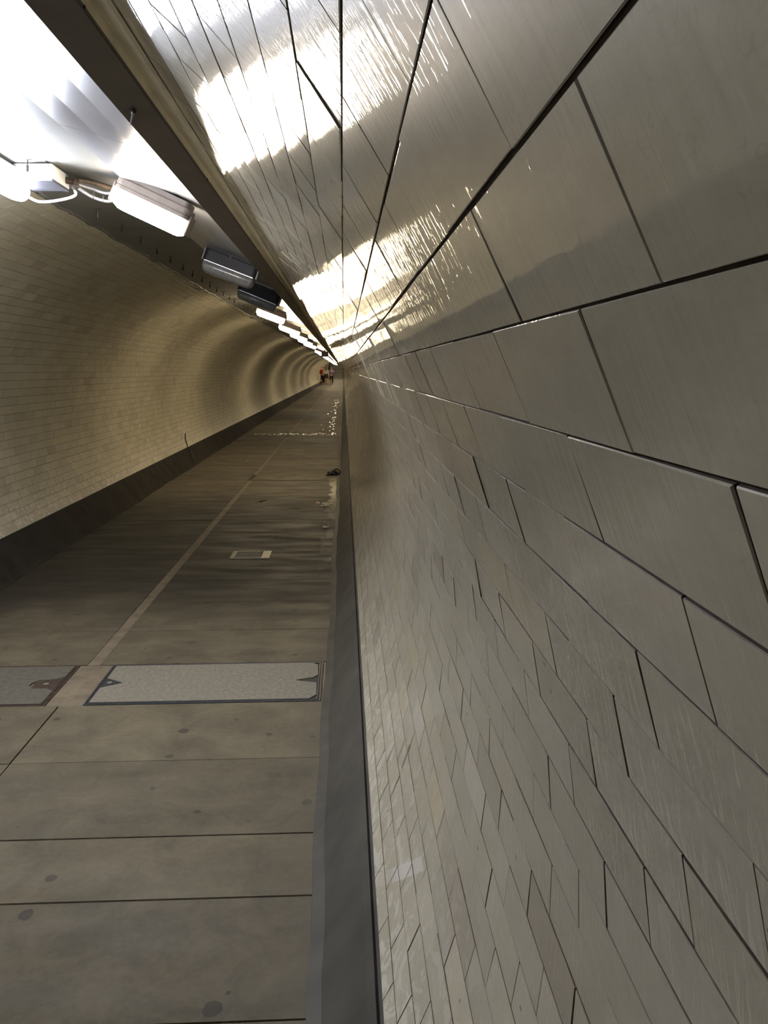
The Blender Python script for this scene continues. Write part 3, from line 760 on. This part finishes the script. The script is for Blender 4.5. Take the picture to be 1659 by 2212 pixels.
# ------------------------------------------------------------------ steel barrier at the far end
t = tag(empty('barrier_rail', (0.95, 108, FLOOR + lift(108))), 'brown barrier with two rails and an end post by the right wall', 'barrier')
M_RUST = plain('brown_painted_steel', (0.13, 0.085, 0.055), 0.5, nscale=8, namt=0.2)
mb = MB(); mb.box((0.06, 0, 0.55), (0.11, 0.11, 1.1)); mb.tube([(0.06, 0, 1.1), (0.06, 0, 1.16)], [0.08, 0.03], 10); mb.build('post', M_RUST, t, bevel=0.01)
for z_ in (0.98, 0.62):
    mb = MB(); mb.tube([(0.02, 0, z_), (-1.15, 0, z_ + 0.02)], 0.036, 8); mb.build('rail', M_RUST, t)
mb = MB(); mb.box((-1.15, 0, 0.5), (0.06, 0.06, 1.0)); mb.build('post', M_RUST, t)

# ------------------------------------------------------------------ people
def skin_obj(name, nodes, edges, m, parent=None, sub=2):
    me = bpy.data.meshes.new(name); bm = bmesh.new(); L = bm.verts.layers.skin.verify()
    keys = list(nodes); vmap = {}
    for i, k in enumerate(keys):
        p, r = nodes[k]; v = bm.verts.new(p); v[L].radius = (r if isinstance(r, tuple) else (r, r)); v[L].use_root = (i == 0); vmap[k] = v
    for a, b in edges: bm.edges.new((vmap[a], vmap[b]))
    bm.to_mesh(me); bm.free(); me.materials.append(m)
    o = bpy.data.objects.new(name, me); COL.objects.link(o)
    sk = o.modifiers.new('skin', 'SKIN'); sk.use_smooth_shade = True
    s = o.modifiers.new('sub', 'SUBSURF'); s.levels = sub; s.render_levels = sub
    if parent is not None: o.parent = parent
    return o
M_SKIN = plain('skin', (0.52, 0.32, 0.23), 0.55, nscale=20, namt=0.06)
def person(x, y, hgt, lab, top_m, legs_m, hair_m, hair_len, skirt=None, bare=False, step=1, arms='swing', longhair=False):
    s = hgt / 1.72
    root = tag(empty('person', (x, y, FLOOR + lift(y))), lab, 'person', 'walkers far down the tunnel')
    root.scale = (s, s, s)
    f = step
    hands = {1: (0.24, 0.10 * f, 0.80), -1: (-0.24, -0.10 * f, 0.80)}
    elb = {1: (0.25, 0.0, 1.10), -1: (-0.25, -0.03, 1.10)}
    if arms == 'push': hands = {1: (0.20, 0.40, 0.98), -1: (-0.20, 0.40, 0.98)}; elb = {1: (0.25, 0.05, 1.08), -1: (-0.25, 0.05, 1.08)}
    nd = {'pel': ((0, 0, 0.95), (0.15, 0.11)), 'wst': ((0, 0, 1.10), (0.125, 0.09)), 'chs': ((0, 0.0, 1.30), (0.155, 0.105)), 'shc': ((0, 0, 1.43), (0.10, 0.07)),
          'nk': ((0, 0.005, 1.50), 0.052), 'nk2': ((0, 0.012, 1.54), 0.054), 'jaw': ((0, 0.03, 1.585), (0.062, 0.072)), 'hd': ((0, 0.02, 1.645), (0.076, 0.092)), 'tp': ((0, 0.01, 1.70), (0.05, 0.06)),
          'nose': ((0, 0.118, 1.615), 0.010)}
    ed = [('pel', 'wst'), ('wst', 'chs'), ('chs', 'shc'), ('shc', 'nk'), ('nk', 'nk2'), ('nk2', 'jaw'), ('jaw', 'hd'), ('hd', 'tp'), ('jaw', 'nose')]
    for g in (1, -1):
        k = str(g); fy = 0.20 * f * g; by = 0.10 * f * g
        nd['sh' + k] = ((0.17 * g, 0, 1.40), 0.055); nd['el' + k] = (elb[g], 0.042)
        w = Vector(hands[g]); e_ = Vector(elb[g]); d_ = (w - e_).normalized()
        nd['wr' + k] = (tuple(w), 0.028); pm = w + d_ * 0.05; nd['pm' + k] = (tuple(pm), (0.034, 0.018))
        ed += [('chs', 'sh' + k), ('sh' + k, 'el' + k), ('el' + k, 'wr' + k), ('wr' + k, 'pm' + k)]
        nd['hp' + k] = ((0.09 * g, 0, 0.90), 0.095); nd['kn' + k] = ((0.10 * g, by * 0.8 + 0.03, 0.50), 0.058)
        nd['cf' + k] = ((0.10 * g, fy * 0.7, 0.33), 0.056)
        nd['an' + k] = ((0.10 * g, fy, 0.085), 0.037); nd['he' + k] = ((0.10 * g, fy - 0.04, 0.035), 0.034); nd['to' + k] = ((0.11 * g, fy + 0.15, 0.03), (0.04, 0.025))
        ed += [('pel', 'hp' + k), ('hp' + k, 'kn' + k), ('kn' + k, 'cf' + k), ('cf' + k, 'an' + k), ('an' + k, 'he' + k), ('an' + k, 'to' + k)]
    body = skin_obj('body', nd, ed, M_SKIN, root)
    # fingers: five short bent chains on each palm, on the same mesh
    bm = bmesh.new(); bm.from_mesh(body.data); L = bm.verts.layers.skin.verify(); bm.verts.ensure_lookup_table()
    kk = list(nd); palms = {g: bm.verts[kk.index('pm' + str(g))] for g in (1, -1)}
    for g in (1, -1):
        pm = palms[g]; w = Vector(hands[g]); d_ = (w - Vector(elb[g])).normalized()
        side = Vector((0, 1, 0)) if arms != 'push' else Vector((1, 0, 0)) * g
        inn = Vector((-g * 0.3, 0, 0)) if arms != 'push' else Vector((0, 0, -0.5))
        for i, ln in enumerate((0.070, 0.078, 0.072, 0.058)):
            a = bm.verts.new(pm.co + d_ * 0.02 + side * (0.026 - 0.017 * i)); a[L].radius = (0.009, 0.009)
            b_ = bm.verts.new(a.co + d_ * ln * 0.5 + inn * 0.02); b_[L].radius = (0.0085, 0.0085)
            c_ = bm.verts.new(b_.co + d_ * ln * 0.35 + inn * 0.06); c_[L].radius = (0.007, 0.007)
            bm.edges.new((pm, a)); bm.edges.new((a, b_)); bm.edges.new((b_, c_))
        a = bm.verts.new(pm.co - d_ * 0.02 + side * 0.035 + inn * 0.03); a[L].radius = (0.011, 0.011)
        b_ = bm.verts.new(a.co + d_ * 0.035 + side * 0.012 + inn * 0.02); b_[L].radius = (0.009, 0.009)
        bm.edges.new((pm, a)); bm.edges.new((a, b_))
    bm.to_mesh(body.data); bm.free()
    # clothes
    cd = {'a': ((0, 0, 0.90), (0.175, 0.13)), 'b': ((0, 0, 1.10), (0.16, 0.12)), 'c': ((0, 0, 1.30), (0.185, 0.13)), 'd': ((0, 0, 1.43), (0.12, 0.09)), 'e': ((0, 0, 1.475), (0.068, 0.065))}
    ce = [('a', 'b'), ('b', 'c'), ('c', 'd'), ('d', 'e')]
    for g in (1, -1):
        k = str(g); cd['s' + k] = ((0.18 * g, 0, 1.395), 0.078); cd['l' + k] = (elb[g], 0.060)
        cd['w' + k] = (tuple(Vector(elb[g]).lerp(Vector(hands[g]), 0.85)), 0.044)
        ce += [('c', 's' + k), ('s' + k, 'l' + k), ('l' + k, 'w' + k)]
    skin_obj('jacket' if skirt else 'top', cd, ce, top_m, root)
    if not bare:
        pdn = {'a': ((0, 0, 0.96), (0.165, 0.12))}; pe = []
        for g in (1, -1):
            k = str(g)
            pdn['h' + k] = ((0.09 * g, 0, 0.86), 0.108); pdn['k' + k] = (nd['kn' + k][0], 0.075); pdn['n' + k] = (nd['an' + k][0], 0.056)
            pe += [('a', 'h' + k), ('h' + k, 'k' + k), ('k' + k, 'n' + k)]
        skin_obj('trousers', pdn, pe, legs_m, root)
    if skirt:
        mb = MB(); n = 24; rings = []
        for (z_, rx, ry) in ((1.02, 0.15, 0.115), (0.92, 0.195, 0.15), (0.78, 0.24, 0.19), (0.62, 0.275, 0.22)):
            rings.append([(rx * (1 + 0.05 * math.sin(6 * 2 * PI * i / n) * (1.02 - z_) / 0.4) * math.cos(2 * PI * i / n) + (1.02 - z_) * 0.08, ry * math.sin(2 * PI * i / n), z_) for i in range(n)])
        for r_ in rings: mb.v += [Vector(p) for p in r_]
        for j in range(3):
            for i in range(n): mb.f.append((j * n + i, j * n + (i + 1) % n, (j + 1) * n + (i + 1) % n, (j + 1) * n + i))
        mb.f.append(tuple(range(n))); mb.f.append(tuple(range(3 * n, 4 * n)))
        mb.build('skirt', skirt, root, smooth=True)
    hn = {'a': ((0, -0.005, 1.685), (0.085, 0.092)), 'b': ((0, -0.035, 1.62), (0.084, 0.075))}; he = [('a', 'b')]
    if longhair:
        hn['c'] = ((0, -0.075, 1.50), (0.085, 0.05)); hn['d'] = ((0.01, -0.125, 1.36), (0.075, 0.04)); hn['e'] = ((0.01, -0.14, 1.26), (0.04, 0.025)); he += [('b', 'c'), ('c', 'd'), ('d', 'e')]
    else:
        hn['c'] = ((0, -0.045, 1.56), (0.06, 0.045)); he += [('b', 'c')]
    skin_obj('hair', hn, he, hair_m, root)
    for g in (1, -1):
        k = str(g); a = Vector(nd['an' + k][0])
        mb = MB(); pts = [(a.x, a.y - 0.065, 0.045), (a.x, a.y - 0.03, 0.05), (a.x, a.y + 0.07, 0.045), (a.x, a.y + 0.16, 0.035), (a.x, a.y + 0.20, 0.03)]
        mb.tube(pts, [0.028, 0.044, 0.044, 0.036, 0.018], 8); mb.build('shoe', M_SHOE, root, smooth=True)
    return root
M_SHOE = plain('dark_shoe', (0.03, 0.027, 0.025), 0.5, nscale=20, namt=0.2)
M_RED = plain('red_cloth', (0.42, 0.022, 0.030), 0.8, nscale=20, namt=0.2)
M_CREAMC = plain('cream_cloth', (0.46, 0.44, 0.36), 0.85, nscale=20, namt=0.1)
M_PURP = plain('purple_cloth', (0.17, 0.11, 0.19), 0.85, nscale=20, namt=0.15)
M_BLK = plain('black_cloth', (0.012, 0.012, 0.014), 0.85, nscale=20, namt=0.2)
M_HAIRB = plain('brown_hair', (0.10, 0.06, 0.03), 0.6, nscale=80, namt=0.3)
M_HAIRD = plain('dark_hair', (0.03, 0.022, 0.018), 0.6, nscale=80, namt=0.3)
M_HAIRR = plain('reddish_hair', (0.36, 0.10, 0.08), 0.6, nscale=80, namt=0.2)
PY = 84.0
person(-0.08, PY, 1.64, 'person in a purple top and black trousers, rightmost of the three', M_PURP, M_BLK, M_HAIRD, 0, step=1)
person(-0.60, PY - 0.8, 1.74, 'person in a cream jacket and short black skirt, middle of the three', M_CREAMC, M_BLK, M_HAIRB, 0, skirt=M_BLK, bare=True, step=-1, longhair=True)
person(-0.96, PY + 0.4, 1.74, 'person in a red top with a pushchair, leftmost of the three', M_RED, M_BLK, M_HAIRR, 0, step=1, arms='push')
def pushchair(x, y):
    t = tag(empty('pushchair', (x, y, FLOOR + lift(y))), 'black pushchair pushed by the person in red', 'pushchair')
    mb = MB()
    prof = [(0.0, 0.38), (0.10, 0.34), (0.36, 0.36), (0.46, 0.52), (0.40, 0.56), (0.12, 0.50), (-0.02, 0.92), (-0.10, 0.90)]
    mb.prism(prof, -0.25, 0.25, lambda a, b, h: Vector((h, a, b))); mb.build('seat', M_BLK, t, bevel=0.02)
    mb = MB(); n = 10; vs_ = []
    for sx in (-0.27, 0.27):
        for i in range(n + 1):
            a = math.radians(150 - 130 * i / n); vs_.append((sx, 0.10 + 0.30 * math.cos(a), 0.80 + 0.28 * math.sin(a)))
    mb.add(vs_, [(i, i + 1, n + 2 + i, n + 1 + i) for i in range(n)]); h = mb.build('hood', M_BLK, t, smooth=True)
    sd = h.modifiers.new('thick', 'SOLIDIFY'); sd.thickness = 0.02
    mb = MB()
    for sx in (-0.26, 0.26):
        mb.tube([(sx, -0.22, 1.02), (sx, -0.05, 0.75), (sx, 0.38, 0.14)], 0.014, 6); mb.tube([(sx, 0.10, 0.58), (sx, -0.20, 0.14)], 0.014, 6)
    mb.tube([(-0.26, -0.22, 1.02), (0.26, -0.22, 1.02)], 0.016, 6); mb.build('frame', M_DARK, t)
    for sx in (-0.29, 0.29):
        for yy in (-0.20, 0.38):
            mb = MB(); c = []
            k = 16
            ring = [(sx, yy + 0.105 * math.cos(2 * PI * i / k), 0.12 + 0.105 * math.sin(2 * PI * i / k)) for i in range(k + 1)]
            mb.tube(ring, 0.016, 6, cap=False); mb.tube([(sx - 0.015, yy, 0.12), (sx + 0.015, yy, 0.12)], 0.03, 8)
            for i in range(4): a = PI * i / 4; mb.tube([(sx, yy - 0.1 * math.cos(a), 0.12 - 0.1 * math.sin(a)), (sx, yy + 0.1 * math.cos(a), 0.12 + 0.1 * math.sin(a))], 0.006, 4)
            mb.build('wheel', M_SHOE, t)
    mb = MB(); mb.box((0, 0.08, 0.24), (0.42, 0.36, 0.14)); mb.build('basket', M_BLK, t, bevel=0.02)
pushchair(-0.92, PY + 1.25)
